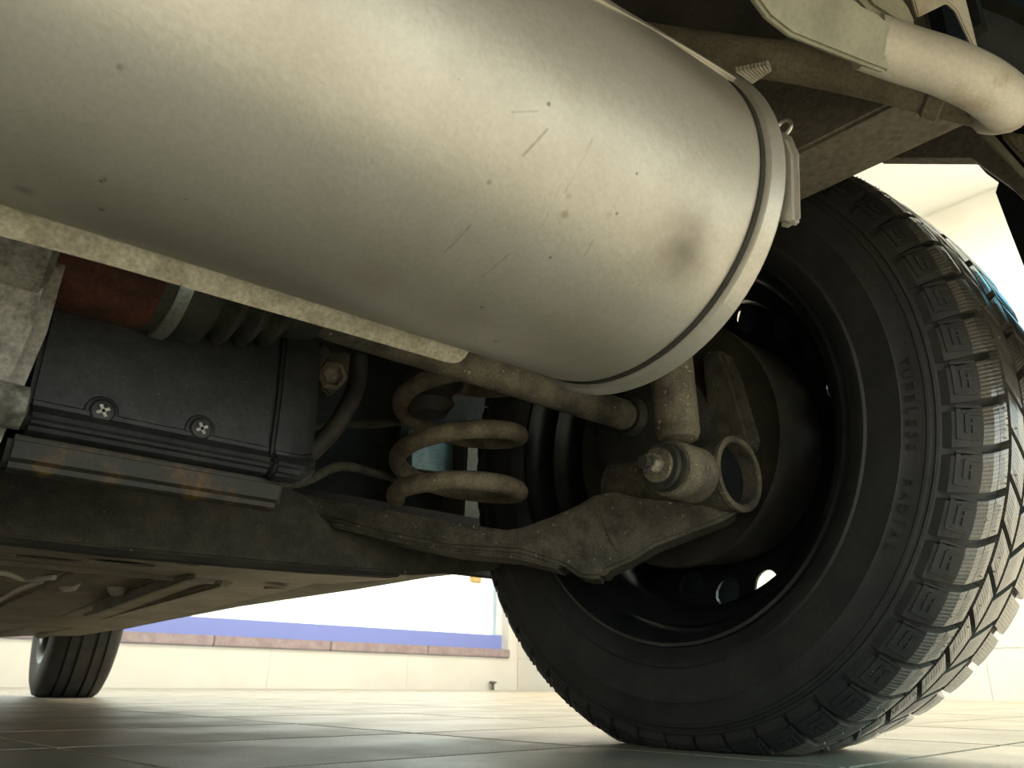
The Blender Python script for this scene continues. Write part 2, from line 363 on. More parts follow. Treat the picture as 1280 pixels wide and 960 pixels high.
sc_ = [(on_shell(654, 194), on_shell(684, 162), .0010, .45, soot_and_reflection), (on_shell(706, 240), on_shell(740, 175), .0012, .30, rusty), (on_shell(676, 285), on_shell(700, 232), .0008, .22, soot_and_reflection), (on_shell(556, 315), on_shell(588, 282), .0009, .35, soot_and_reflection),
       (on_shell(604, 345), on_shell(636, 318), .0008, .3, soot_and_reflection), (on_shell(640, 140), on_shell(672, 139), .0007, .3, soot_and_reflection), (on_shell(730, 320), on_shell(742, 300), .0006, .3, soot_and_reflection), (on_shell(565, 300), on_shell(580, 285), .0006, .3, dust)]
shell_marks(MATS['aluminised'], mu, sp_, sc_)
# lower longitudinal seam: a folded flange standing off the belly, from beyond the left edge to its rounded end
def seam(name, pix, wid, th, m, endround=True):
    P = [on_shell(*q) for q in pix]; P = spline(P, 6); V = []; Fc = []
    for i, p in enumerate(P):
        c = QC+ax*((p-QC).dot(ax)); nrm = (p-c).normalized(); tan = ax.cross(nrm).normalized()
        k = 1
        if endround:
            e = min(1, (len(P)-1-i)/4+.0); k = .35+.65*math.sqrt(max(0, 1-(1-e)**2))
        q = p-nrm*.012
        V += [q+tan*th-nrm*.0, q+tan*th*.8+nrm*wid*k, q-tan*th*.8+nrm*wid*k, q-tan*th]
    for i in range(len(P)-1):
        for j in range(4): Fc.append((i*4+j, i*4+(j+1) % 4, i*4+4+(j+1) % 4, i*4+4+j))
    Fc += [(0, 1, 2, 3), tuple(len(V)-4+j for j in range(4))]
    return mk(name, V, Fc, m, mu, bevel=.0012)
seam('belly_seam', [(-120, 240), (0, 274), (150, 316), (300, 361), (450, 405), (540, 432), (584, 445)], .019, .0035, 'weld_edge')
seam('top_seam', [(650, -58), (752, 2), (840, 52), (900, 88), (936, 112)], .0135, .004, 'aluminised', False)
# hanger tab welded behind the end cap, with a wire loop at its top
hb = [on(x, y, QC+ax*.004, ax) for x, y in ((968, 160), (985, 168), (994, 190), (996, 276), (985, 283), (968, 280))]
hg = mk('hanger_bracket', *prism(hb, ax*.006), 'aluminised', mu, bevel=.003)
lp = on(980, 160, QC+ax*.010, ax)
mk('wire_loop', *sweep([lp+Vector((0, .0045*math.cos(t), .0045*math.sin(t))) for t in np.linspace(-.4, 5.2, 18)], .0011, 8), 'clamp_steel', hg, smooth=True)

# ================================================================== rear wheel
R, TW = .298, .185
XW, YW, CAMB, TOE = .6813, .4732, -.069, .0075
def wheel_matrix(x, y, cam_, st):
    c, s = math.cos(cam_), math.sin(cam_); A = Matrix(((c, 0, s), (0, 1, 0), (-s, 0, c)))
    c, s = math.cos(st), math.sin(st); B = Matrix(((c, s, 0), (-s, c, 0), (0, 0, 1)))
    m = (B @ A).to_4x4(); m.translation = (x, y, R); return m
WM = wheel_matrix(XW, YW, CAMB, TOE)
def W(v, m=WM, clamp=True):
    p = m @ Vector(v)
    if clamp and p.z < FZ+.0008: p.z = FZ+.0008
    return p
def wheel_lathe(prof, n, m, closed=False):
    V = []; Fc = []
    for a, r in prof:
        for k in range(n):
            t = 2*PI*k/n; V.append(W((a, r*math.cos(t), r*math.sin(t)), m))
    c = len(prof)
    for i in range(c if closed else c-1):
        j = (i+1) % c
        for k in range(n): Fc.append((i*n+k, i*n+(k+1) % n, j*n+(k+1) % n, j*n+k))
    return V, Fc
rw = thing('winter_wheel', 'near rear wheel with chunky black winter tyre on a black steel rim', 'wheel', (XW, YW, FZ), 'wheels of the car')
half = [(.070, .184), (.078, .193), (.0855, .203), (.0895, .2085), (.0900, .2105), (.0885, .2125), (.0915, .226), (.0925, .2395), (.0928, .2405), (.0918, .242),
        (.0915, .252), (.0910, .2575), (.0918, .2585), (.0915, .2605), (.0895, .2615), (.0890, .2632), (.0902, .2645), (.0895, .2665), (.0865, .2685), (.082, .276), (.075, .2835), (.066, .2885), (.03, .2898)]
prof = [(-a, r) for a, r in half]+[(a, r) for a, r in half[::-1]]+[(.06, .182), (-.06, .182)]
ty = mk('tyre', *wheel_lathe(prof, 160, WM, True), 'tyre_rubber', rw, smooth=True)
# tread blocks: five rows around the tyre, each block a mesh of its own
NB = 54; DA = 2*PI/NB
def rad(x):           # crown of the tread
    a = abs(x)
    return .2978-.0022*(a/.06)**2 if a < .066 else .2978-.0022*(.066/.06)**2-(a-.066)*.36-(a-.066)**2*26
def block(name, xs, a0, a1, skew, depth=.0085, zig=0., side=None, smooth_to=None):
    """xs: increasing axial stations; a0,a1: start / end angle; skew: d(angle)/d(x)"""
    V = []; Fc = []; UV = []; na = 5; nx = len(xs)
    for lay in (1, 0):
        for i, x in enumerate(xs):
            for j in range(na):
                f = j/(na-1); t = a0+(a1-a0)*f+skew(x)
                r = rad(x)
                if lay == 0: r = rad(x)-depth
                elif i in (0, nx-1) or j in (0, na-1): r -= .0006
                V.append(W((x, r*math.cos(t), r*math.sin(t)))); UV.append(((x-xs[0])/(xs[-1]-xs[0]), f if smooth_to is None or x >= smooth_to else .5))
    N0 = nx*na
    for i in range(nx-1):
        for j in range(na-1): Fc.append((i*na+j, i*na+j+1, (i+1)*na+j+1, (i+1)*na+j))
    for i in range(nx-1):
        for j in (0, na-1): Fc.append((i*na+j, (i+1)*na+j, N0+(i+1)*na+j, N0+i*na+j))
    for j in range(na-1):
        for i in (0, nx-1): Fc.append((i*na+j, i*na+j+1, N0+i*na+j+1, N0+i*na+j))
    if side: 
        k = len(V); v, f = side(a0, a1); V += v; Fc += [tuple(q+k for q in g) for g in f]; UV += [(.5, .02)]*len(v)
    me = bpy.data.meshes.new(name); inv = ROOT[rw].inverted()
    me.from_pydata([tuple(inv @ Vector(v)) for v in V], [], Fc)
    uvl = me.uv_layers.new(name='UVMap')
    for l in me.loops: uvl.data[l.index].uv = UV[l.vertex_index]
    bm = bmesh.new(); bm.from_mesh(me); bmesh.ops.recalc_face_normals(bm, faces=bm.faces); bm.to_mesh(me); bm.free()
    me.materials.append(MATS['tread_rubber']); me.materials.append(MATS['tyre_rubber'])
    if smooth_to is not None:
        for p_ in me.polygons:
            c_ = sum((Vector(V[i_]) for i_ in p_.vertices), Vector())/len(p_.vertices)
            if (WM.inverted() @ c_).x < smooth_to-.0002: p_.material_index = 1  # inner buttress gets darker rubber to put its shade into the colour
    o = bpy.data.objects.new(name, me); COL.objects.link(o); o.parent = ty; return o
def sw(x, t, out_=0.):
    """point on the inner buttress (x axial from .0905 to .075) pushed out by out_"""
    x = min(max(x, .0745), .0885); r = rad(x); dr = (rad(x+.0005)-rad(x-.0005))/.001
    L_ = math.hypot(1, dr); r += out_/L_; x += -out_*dr/L_
    return W((-x, r*math.cos(t), r*math.sin(t)))
def bar(u0, v0, u1, v1, w, a0, a1, h=.0011):
    """raised bar on the buttress between (u,v) positions, u along the block, v from wall (0) to tread (1)"""
    du, dv = u1-u0, (v1-v0)*.45; L_ = math.hypot(du, dv); nu, nv = -dv/L_*w, du/L_*w/.45
    q = [(u0+nu, v0+nv), (u0-nu, v0-nv), (u1-nu, v1-nv), (u1+nu, v1+nv)]
    P = lambda u, v, o_: sw(.0872-.0115*min(1, max(0, v)), a0+(a1-a0)*u, o_)
    V = [P(u, v, -.001) for u, v in q]+[P(u, v, h) for u, v in q]
    return V, [(4, 5, 6, 7), (0, 1, 5, 4), (1, 2, 6, 5), (2, 3, 7, 6), (3, 0, 4, 7)]
def fmark(a0, a1):
    B = lambda *k: bar(*k, .032, a0, a1)
    return join(B(.10, .12, .92, .12), B(.90, .12, .90, .9), B(.24, .40, .74, .40), B(.24, .40, .24, .95), B(.50, .40, .50, .80), B(.74, .66, .36, .66), B(.04, .02, .04, 1.0))
g = .09  # share of the pitch taken by the cross groove
for k in range(NB):
    a = k*DA
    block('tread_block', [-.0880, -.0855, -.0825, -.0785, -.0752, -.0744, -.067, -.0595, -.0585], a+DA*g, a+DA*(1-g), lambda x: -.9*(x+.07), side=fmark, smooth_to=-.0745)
    block('tread_block', [-.0575, -.051, -.044], a+DA*g, a+DA*(1-g), lambda x: -.9*(x+.07))
    block('tread_block', [-.0385, -.026, -.014], a+DA*.5+DA*g, a+DA*1.5-DA*g, lambda x: 2.4*(x+.0375))
    block('tread_block', [-.0095, .004, .018], a+DA*g, a+DA*(1-g), lambda x: -1.6*x)
    block('tread_block', [.0235, .035, .0455, .062, .073, .083, .0868], a+DA*g, a+DA*(1-g), lambda x: 1.0*(x-.03))
# moulding nubs left on the shoulder blocks: too many to count
parts = []
for k in range(NB):
    for _ in range(7):
        a = (k+random.uniform(.12, .88))*DA; x = -random.choice((.084, .081, .066, .050, .046, .030))
        r = rad(x); q = [(-1, -1), (1, -1), (1, 1), (-1, 1)]; s = .0007
        V = [W((x+i*s, (r-.001)*math.cos(a+j*s/r), (r-.001)*math.sin(a+j*s/r))) for i, j in q]+[W((x-.0008, (r+.0012)*math.cos(a), (r+.0012)*math.sin(a)))]
        parts.append((V, [(0, 1, 4), (1, 2, 4), (2, 3, 4), (3, 0, 4)]))
mk('moulding_nubs', *join(*parts), 'tread_rubber', ty, kind='stuff')
# raised sidewall lettering
def letters(word, r, ang0, step, size, name):
    fc = bpy.data.curves.new('txt', 'FONT'); fo = bpy.data.objects.new('txt', fc); COL.objects.link(fo)
    parts = []
    for i, ch in enumerate(word):
        fc.body = ch; fc.size = size; fc.align_x = 'CENTER'; fc.extrude = .0009; fc.resolution_u = 2
        bpy.context.view_layer.update()
        me = bpy.data.meshes.new_from_object(fo.evaluated_get(bpy.context.evaluated_depsgraph_get()))
        V = []
        for v in me.vertices:
            t = ang0+i*step+v.co.x/r*1.0; rr = r+v.co.y
            xs = -(.0917+.0008*(rr-.24)/.015)
            V.append(W((xs-v.co.z, rr*math.cos(t), rr*math.sin(t))))
        parts.append((V, [tuple(p.vertices) for p in me.polygons])); bpy.data.meshes.remove(me)
    bpy.data.objects.remove(fo); bpy.data.curves.remove(fc)
    return mk(name, *join(*parts), 'tyre_rubber', ty)
def wang(px, py):
    p = at(px, py, 0, XW-.092); return math.atan2(p.z-R, p.y-YW) % (2*PI)
t0_, t1_ = wang(1128, 445), wang(1127, 548); letters('TUBELESS', .2445, t0_, (t1_-t0_)/7, .0115, 'lettering')
t0_, t1_ = wang(1120, 590), wang(1098, 668); letters('RADIAL', .2445, t0_, (t1_-t0_)/5, .0115, 'lettering')
# rim: black steel barrel with a pressed disc pierced by twenty round holes
rimp = [(-.078, .183), (-.0835, .1905), (-.0835, .1935), (-.0790, .1945), (-.0765, .191), (-.0750, .1835), (-.064, .1800), (-.052, .1795), (-.044, .170), (-.034, .1625), (-.004, .1605), (.010, .163), (.022, .172), (.040, .1780), (.060, .180), (.073, .1835), (.078, .1935),
        (.082, .192), (.078, .181), (.058, .1765), (.040, .1745), (.024, .168), (.011, .159), (-.004, .1565), (-.035, .1585), (-.047, .167), (-.054, .1755), (-.064, .1765)]
rim = mk('rim', *wheel_lathe(rimp, 96, WM, True), 'rim_black', rw, smooth=True)
def holed_disc(r0_, r1_, rh, rhole, cnt, x0, x1, th, m, phase):
    V = []; Fc = []; per = 16
    for s_ in range(cnt):
        c0 = phase+2*PI*s_/cnt; hw = PI/cnt
        bd = []
        for k in range(per):
            q = k/per*4
            if q < 1: u, v = -1+2*q, -1
            elif q < 2: u, v = 1, -1+2*(q-1)
            elif q < 3: u, v = 1-2*(q-2), 1
            else: u, v = -1, 1-2*(q-3)
            bd.append((u, v))
        for lay in (0, 1):
            for (u, v) in bd:
                r = (r0_+r1_)/2+v*(r1_-r0_)/2; t = c0+u*hw; x = x0+(x1-x0)*(r-r0_)/(r1_-r0_)+lay*th
                V.append(W((x, r*math.cos(t), r*math.sin(t)), m))
            for (u, v) in bd:
                L_ = math.hypot(u, v); r = rh+rhole*v/L_; t = c0+rhole*u/L_/rh; x = x0+(x1-x0)*(r-r0_)/(r1_-r0_)+lay*th
                V.append(W((x, r*math.cos(t), r*math.sin(t)), m))
        b_ = s_*per*4
        for k in range(per):
            j = (k+1) % per
            Fc.append((b_+k, b_+j, b_+per+j, b_+per+k)); Fc.append((b_+2*per+k, b_+2*per+j, b_+3*per+j, b_+3*per+k))
            Fc.append((b_+per+k, b_+per+j, b_+3*per+j, b_+3*per+k))
    return V, Fc
V, Fc = holed_disc(.122, .162, .1440, .0140, 20, .030, .014, .004, WM, math.radians(130.0))
mk('disc', V, Fc, 'rim_black', rim)
mk('disc_hub', *wheel_lathe([(.030, .123), (.038, .100), (.040, .05), (.040, .001), (.044, .001), (.044, .05), (.042, .10), (.034, .123)], 64, WM), 'rim_black', rim, smooth=True)

cover = mk('wheel_cover', *wheel_lathe([(.046, .001), (.050, .110), (.046, .110), (.042, .001)], 64, WM), 'cover_grey', rw, smooth=True)
mk('cover_rim', *wheel_lathe([(.072, .172), (.084, .192), (.088, .192), (.077, .172)], 64, WM, True), 'cover_grey', cover, smooth=True)
for k in range(4):   # four broad spokes leave narrow slots between them
    c_ = math.radians(-95+45+90*k); hw_ = math.radians(34.0); V = []; Fc = []
    for j in range(13):
        t = c_-hw_+2*hw_*j/12
        for x, r in ((.046, .108), (.074, .174), (.078, .174), (.050, .108)): V.append(W((x, r*math.cos(t), r*math.sin(t))))
    for j in range(12):
        for q in range(4): Fc.append((j*4+q, j*4+(q+1) % 4, j*4+4+(q+1) % 4, j*4+4+q))
    Fc += [(0, 1, 2, 3), (48, 49, 50, 51)]
    mk('cover_spoke', V, Fc, 'cover_grey', cover)

# brake drum and backing plate in the wheel
bd = thing('brake_drum', 'dark rust stained brake drum and backplate inside the rear rim', 'brake drum', (XW-.06, YW, R-.13))
mk('drum', *wheel_lathe([(-.052, .001), (-.052, .118), (-.048, .121), (.020, .117), (.028, .108), (.030, .001)], 72, WM), 'drum_dirt', bd, smooth=True)
mk('backplate', *wheel_lathe([(-.060, .001), (-.060, .060), (-.053, .085), (-.055, .112), (-.062, .122), (-.058, .1235), (-.050, .1225), (-.050, .001)], 72, WM), 'drum_dirt', bd, smooth=True)

# ================================================================== front wheel (seen far under the car)
WF = wheel_matrix(XW, YW+2.3623, 0, .0977)
fwh = thing('ribbed_wheel', 'far front wheel with ribbed road tyre standing beyond the floor pan', 'wheel', (XW, YW+2.3623, FZ), 'wheels of the car')
hf = [(.070, .184), (.080, .195), (.090, .215), (.0925, .240), (.0895, .262), (.082, .281), (.070, .2905), (.053, .2950), (.0520, .2875), (.0465, .2875), (.0455, .2962), (.024, .2975), (.0230, .2885), (.0165, .2885), (.0155, .2978)]
prof = [(-a, r) for a, r in hf]+[(a, r) for a, r in hf[::-1]]+[(.06, .182), (-.06, .182)]
mk('tyre', *wheel_lathe(prof, 96, WF, True), 'front_tyre', fwh, smooth=True)
fr = mk('rim', *wheel_lathe(rimp, 72, WF, True), 'rim_black', fwh, smooth=True)
V, Fc = holed_disc(.122, .162, .1440, .0140, 20, .030, .014, .004, WF, 0); mk('disc', V, Fc, 'rim_black', fr)
mk('disc_hub', *wheel_lathe([(.030, .123), (.038, .10), (.040, .001), (.044, .001), (.042, .10), (.034, .123)], 48, WF), 'rim_black', fr, smooth=True)

# ================================================================== drive shaft
SY, SZ = .473, .306
ds = thing('drive_shaft', 'dusty brown drive shaft running from rusty joint cup to the wheel', 'drive shaft', (.3, SY, SZ-.045))
X = Vector((1, 0, 0))
mk('joint_cup', *lathe((.045, SY, SZ), X, [(0, .047), (.012, .047), (.014, .0435), (.070, .0435), (.076, .041), (.076, .0)], 64), 'rust', ds, smooth=True)
mk('clamp_band', *lathe((.124, SY, SZ), X, [(0, .043), (.0005, .0452), (.0085, .0452), (.009, .043)], 64, False), 'clamp_steel', ds, smooth=True)
bp = [(.118, .0425), (.136, .0430), (.144, .0435)]
xx = .144
for k, (ro, ri) in enumerate(((.0435, .0325), (.040, .029), (.0365, .026), (.032, .022))):
    bp += [(xx+.004, ro), (xx+.008, ro-.002), (xx+.0115, ri+.001), (xx+.0135, ri), (xx+.0155, ri+.001)]; xx += .0155
bp += [(xx+.004, .021), (xx+.020, .0195), (xx+.022, .013)]
mk('bellows', *lathe((0, SY, SZ), X, [(a, r) for a, r in bp], 64), 'boot_rubber', ds, smooth=True)
mk('shaft', *lathe((.20, SY, SZ), X, [(0, .0125), (.018, .0125), (.022, .0150), (.10, .0150), (.104, .0146), (.35, .0146), (.356, .012), (.42, .012)], 40), 'dusty_steel', ds, smooth=True)
mk('outer_boot', *lathe((.555, SY, SZ), X, [(0, .0165), (.006, .020), (.012, .0175), (.018, .026), (.024, .022), (.032, .033), (.038, .029), (.05, .042), (.08, .044)], 48), 'boot_rubber', ds, smooth=True)

# ================================================================== differential with coupling
df = thing('rear_differential', 'rear differential with mottled alloy casing and black bolted coupling cover', 'differential', (.08, .56, .17))
cs = mk('casing', *lathe((-.150, SY, SZ), X, [(0, .060), (.12, .060), (.178, .060), (.182, .063), (.206, .063), (.210, .058), (.210, .03)], 64), 'cast_alloy', df, smooth=True)
V, Fc = prism([(-.16, .455, .160), (-.16, .445, .235), (-.16, .430, .30), (-.16, .62, .34), (-.16, .64, .16)], (.215, 0, 0))
V = [Vector(v)+Vector((.002 if v[2] < .20 else .0115, 0, 0))*(1 if i >= 5 else 0) for i, v in enumerate(V)]
mk('lower_casing', V, Fc, 'cast_alloy', df, bevel=.008, smooth=True)
mk('drain_boss', *lathe((-.02, .452, .194), (1, -.05, -.02), [(0, .009), (.066, .009), (.068, .0115), (.084, .011), (.086, .0)], 32), 'cast_alloy', df, smooth=True)
for (a, b, c) in ((.030, .437, .262), (.036, .449, .205)):
    mk('casing_rib', *box(a-.10, a+.012, b-.004, b+.02, c-.004, c+.004), 'cast_alloy', cs, bevel=.003)
yz = [(.515, .325), (.497, .310), (.488, .290), (.485, .245), (.486, .207), (.480, .2035), (.477, .198), (.480, .192), (.487, .189), (.60, .218), (.62, .23), (.62, .31), (.60, .325)]
cv = mk('coupling_cover', *prism([(.070, y, z) for y, z in yz], (.142, 0, 0)), 'coupling_black', df, bevel=.0025, smooth=True)
yz2 = [(.555+(y-.555)*1.035, .25+(z-.25)*1.03) for y, z in yz]
yz3 = [(.555+(y-.555)*.90, .25+(z-.25)*.90) for y, z in yz]
Va = [(.212, y, z) for y, z in yz2]+[(.232, y, z) for y, z in yz2]+[(.246, y, z) for y, z in yz3]
nn = len(yz)
Fa = [tuple(range(nn))[::-1], tuple(range(2*nn, 3*nn))]+[(k*nn+i, k*nn+(i+1) % nn, (k+1)*nn+(i+1) % nn, (k+1)*nn+i) for k in (0, 1) for i in range(nn)]
mk('end_flange', Va, Fa, 'coupling_black', df, bevel=.002, smooth=True)
mk('oily_lower_flange', *prism([(.066, .489, .189), (.066, .492, .174), (.066, .498, .169), (.066, .58, .205), (.066, .56, .215)], (.160, 0, 0)), 'oily_flange', df, bevel=.003, smooth=True)
for px, py in ((127, 515), (250, 537)):
    p = at(px, py, 1, .4855)
    sc = mk('screw', *lathe((p.x, .4865, p.z), (0, -1, 0), [(0, .0095), (.0008, .0095), (.0018, .0088), (.0022, .0072), (.0040, .0060), (.0046, .0)], 28), 'coupling_black', cv, smooth=True)
    for an in (.5, .5+PI/2):
        c, s = math.cos(an), math.sin(an)
        V = [(p.x+c*a-s*b, .4820+dy, p.z+s*a+c*b) for a, b in ((-.0038, -.0009), (.0038, -.0009), (.0038, .0009), (-.0038, .0009)) for dy in (0, -.0003)]
        mk('cross_slot', V, [(1, 3, 5, 7), (0, 1, 7, 6), (0, 2, 3, 1), (2, 4, 5, 3), (4, 6, 7, 5)], 'bolt_zinc', cv)
lg = at(362, 497, 1, .52)
mk('bolt_lug', *lathe((lg.x-.02, .53, lg.z), (.45, -1, 0), [(0, .013), (.02, .013), (.023, .011), (.023, .007), (.019, .006), (.019, 0)], 28), 'coupling_black', df, smooth=True)
a_, b_ = at(375, 470, 1, .53), at(400, 440, 1, .56)
mk('lug_arm', *sweep([lg+Vector((0, .01, 0)), a_, b_], [.010, .009, .008], 12), 'beam_paint', df, smooth=True)

# bracket with a bolt beside the differential
def pxpoly(pts, ax_, val): return [at(x, y, ax_, val) for x, y in pts]
bk = thing('mounting_bracket', 'small dark V shaped bracket with a shiny bolt beside the shaft', 'bracket', at(412, 495, 1, .56))
mk('bracket_plate', *prism(pxpoly([(384, 448), (398, 440), (440, 440), (436, 470), (414, 497), (402, 484)], 1, .56), (0, .012, 0)), 'beam_paint', bk, bevel=.002)
c = at(414, 470, 1, .555)
mk('bolt', *lathe(c, (-.25, -1, -.3), [(0, .0125), (.005, .0125), (.007, .0085), (.008, .0085), (.004, .006), (.003, 0)], 6), 'dusty_steel', bk, bevel=.001)

# hoses and lines hanging in the dark behind the coupling
hz = [at(448, 445, 1, .58), at(446, 480, 1, .58), at(425, 525, 1, .575), at(392, 562, 1, .585), at(358, 585, 1, .60), at(336, 594, 1, .62)]
o = mk('brake_hose', *sweep(spline(hz, 8), .0080, 14), 'boot_rubber', smooth=True); tag(o, 'thick dark rubber hose curving down beside the black coupling', 'hose')
hz = [at(340, 606, 1, .60), at(380, 602, 1, .60), at(425, 583, 1, .61), at(470, 592, 1, .66), at(500, 600, 1, .70)]
o = mk('brake_pipe', *sweep(spline(hz, 8), .0042, 10), 'beam_paint', smooth=True); tag(o, 'thin dark pipe kinked low behind the thick hose', 'pipe')
hz = [at(345, 541, 1, .64), at(410, 531, 1, .65), at(470, 530, 1, .67), at(530, 522, 1, .70)]
o = mk('vent_pipe', *sweep(spline(hz, 8), .0042, 10), 'beam_paint', smooth=True); tag(o, 'thin dark pipe crossing level behind the thick hose', 'pipe')
o = mk('hose_clip', *prism(pxpoly([(330, 598), (348, 594), (350, 618), (334, 620)], 1, .60), (0, .012, 0)), 'beam_paint', bevel=.003); tag(o, 'small grimy clip at the lower corner of the black coupling', 'clip')

# ================================================================== coil spring
cs_ = at(574, 560, 1, .60); cr = .0590
rr_ = Vector((rt.x, rt.y, 0)).normalized(); nr = Vector((-fw.x, -fw.y, 0)).normalized()
z1 = at(650, 556, 1, .585).z; z2 = at(650, 625, 1, .585).z; pitch = (z1-z2)
P = []
for k in range(0, 36*3+1):
    th_ = (k-36*1.35)/36*2*PI
    zz = z1-pitch*th_/(2*PI)
    if th_ > 2*PI: zz = z1-pitch-(th_-2*PI)/(2*PI)*pitch*.22
    P.append(Vector((cs_.x, cs_.y, 0))+rr_*cr*math.cos(th_)+nr*cr*math.sin(th_)+Vector((0, 0, zz)))
P = P[:int(36*(1.35+1.55))]
o = mk('coil_spring', *sweep(P, .0088, 14), 'spring_steel', smooth=True); tag(o, 'dusty tan coil spring standing on the rear suspension arm', 'spring')
bs = thing('bump_stop', 'dark ribbed rubber bump stop above the coil spring', 'bump stop', (cs_.x-.03, cs_.y+.04, z1+.02))
mk('rubber_body', *lathe((cs_.x-.025, cs_.y+.02, z1+.020), (0, 0, 1), [(0, .0), (.0, .018), (.012, .026), (.02, .022), (.032, .034), (.042, .029), (.058, .044), (.12, .046)], 36), 'boot_rubber', bs, smooth=True)

# ================================================================== trailing arm
pa, pb = Vector((.30, .78, 0)), Vector((.600, .372, 0)); nrm = (pb-pa).cross(Vector((0, 0, 1))).normalized()
ta = thing('trailing_arm', 'dirt caked rear suspension arm with an open tube end near the wheel', 'suspension arm', (.5, .52, .15))
ol = [(352, 611), (400, 622), (470, 634), (560, 651), (632, 662), (652, 659), (690, 645), (722, 631), (742, 619), (768, 614), (800, 622), (860, 628), (888, 626), (902, 634), (925, 638), (905, 650), (862, 666), (820, 682), (790, 700), (757, 715), (752, 723), (728, 723), (706, 708), (650, 690), (560, 684), (480, 668), (412, 650), (362, 630)]
mk('arm_body', *prism([on(x, y, pa, nrm) for x, y in ol], -nrm*.045), 'dirty_arm', ta, bevel=.0045, smooth=True)
fl2 = [(412, 650), (480, 662), (560, 676), (645, 686), (706, 702), (700, 712), (640, 697), (560, 690), (480, 674), (412, 658)]
mk('lower_flange', *prism([on(x, y, pa-nrm*.006, nrm) for x, y in fl2], -nrm*.05), 'dirty_arm', ta, bevel=.002)
rib = [(742, 640), (760, 632), (775, 660), (786, 690), (770, 702), (752, 672)]
mk('web_rib', *prism([on(x, y, pa+nrm*.003, nrm) for x, y in rib], -nrm*.02), 'dirty_arm', ta, bevel=.006, smooth=True)
tcen = at(924, 592, 0, .592)
mk('tube_end', *lathe((tcen.x, tcen.y, tcen.z), (0, 1, .02), [(0, .0270), (.0, .0315), (.003, .033), (.02, .0325), (.13, .036), (.13, .027)], 48, True), 'dirty_arm', ta, smooth=True)
mk('tube_hollow_shade', *lathe((tcen.x, tcen.y+.014, tcen.z), (0, 1, .02), [(0, 0), (0, .0275), (.01, .0275)], 32), 'black_plastic', ta)  # black disc inside the open tube stands in for its unlit hollow
mk('tube_rim', *lathe((tcen.x, tcen.y-.001, tcen.z), (0, 1, .02), [(0, .0285), (-.0015, .031), (0, .0335), (.004, .0335), (.004, .0285)], 48, True), 'dusty_steel', ta, smooth=True)
pl = [(874, 440), (900, 436), (914, 470), (938, 552), (926, 566), (902, 556), (896, 620), (866, 625), (862, 560), (880, 500)]
mk('hub_strut', *prism([at(x, y, 0, .605) for x, y in pl], (.022, .0, 0)), 'dirty_arm', ta, bevel=.004, smooth=True)
mk('hub_carrier', *lathe((.565, YW, .298), X, [(0, .001), (0, .040), (.012, .058), (.06, .06), (.06, 0)], 40), 'dark_underseal', ta, smooth=True)
mk('carrier_web', *prism([at(x, y, 0, .58) for x, y in ((770, 520), (830, 500), (870, 560), (860, 625), (800, 622), (752, 600))], (.02, 0, 0)), 'dark_underseal', ta, bevel=.006, smooth=True)

# ================================================================== shock absorber
DX, DYY, EZ = .500, .3735, .2235
sh = thing('shock_absorber', 'grimy shock absorber tube with bolted lower eye beside the arm', 'shock absorber', (DX, DYY, EZ-.022))
mk('tube', *lathe((DX, DYY, EZ+.024), (-.02, .02, 1), [(0, .010), (.002, .0155), (.008, .0178), (.03, .0178), (.27, .0178), (.27, .006)], 40), 'dusty_steel', sh, smooth=True)
mk('dust_sleeve', *lathe((DX-.003, DYY+.003, EZ+.105), (-.02, .02, 1), [(0, .018), (.002, .0225), (.19, .0225), (.19, .01)], 40), 'dusty_steel', sh, smooth=True)
mk('eye', *lathe((DX-.016, DYY, EZ), X, [(0, .0165), (0, .0215), (.002, .0225), (.034, .0225), (.036, .0215), (.036, 0)], 44), 'dusty_steel', sh, smooth=True)
bu = mk('bushing', *lathe((DX-.026, DYY, EZ), X, [(0, 0), (0, .0175), (.003, .0185), (.004, .0145), (.007, .0145), (.008, .0190), (.013, .0190)], 40), 'boot_rubber', sh, smooth=True)
mk('washer', *lathe((DX-.0295, DYY, EZ), X, [(0, 0), (0, .0135), (.003, .0135)], 36), 'dusty_steel', sh)
mk('bolt_nut', *lathe((DX-.040, DYY, EZ), X, [(0, 0), (0, .0080), (.011, .0085)], 6), 'bolt_zinc', sh, bevel=.0008)
mk('bolt_end', *lathe((DX-.046, DYY, EZ), X, [(0, 0), (0, .0046), (.012, .0046)], 20), 'dark_underseal', sh)

# ================================================================== crossmember and floor
cm = thing('rear_crossmember', 'broad dark crossmember beam spanning beneath the black coupling', 'crossmember', (.3, .8, .17))
mk('beam', *prism([at(x, y, 1, .70) for x, y in ((-500, 505), (-60, 560), (180, 590), (345, 600), (420, 640), (480, 660), (560, 684), (640, 694), (622, 713), (520, 719), (400, 712), (300, 703), (150, 690), (-60, 666), (-500, 610))], (.03, .12, .012)), 'beam_paint', cm, bevel=.004)
mk('beam_lip', *prism([at(x, y, 1, .698) for x, y in ((-500, 606), (-60, 663), (150, 687), (300, 700), (400, 709), (500, 716), (500, 721), (400, 715), (300, 707), (150, 694), (-60, 670), (-500, 614))], (.0, .02, .0)), 'dark_underseal', cm, bevel=.001)

for lab, pp in (('upper thin cable slung under the floor pan at the left edge', [(-60, 722), (0, 716), (30, 724), (68, 722)]), ('lower thin cable slung under the floor pan at the left edge', [(-60, 778), (0, 750), (22, 738), (52, 727)])):
    o = mk('handbrake_cable', *sweep(spline([at(x, y, 2, .190) for x, y in pp], 6), .0035, 10), 'hook_paint', smooth=True)
    tag(o, lab, 'cable', 'cables under the floor pan')
body = thing('underbody', 'underside of the car body with beige floor pan and side sill', 'car body', (0, 1.5, .2))
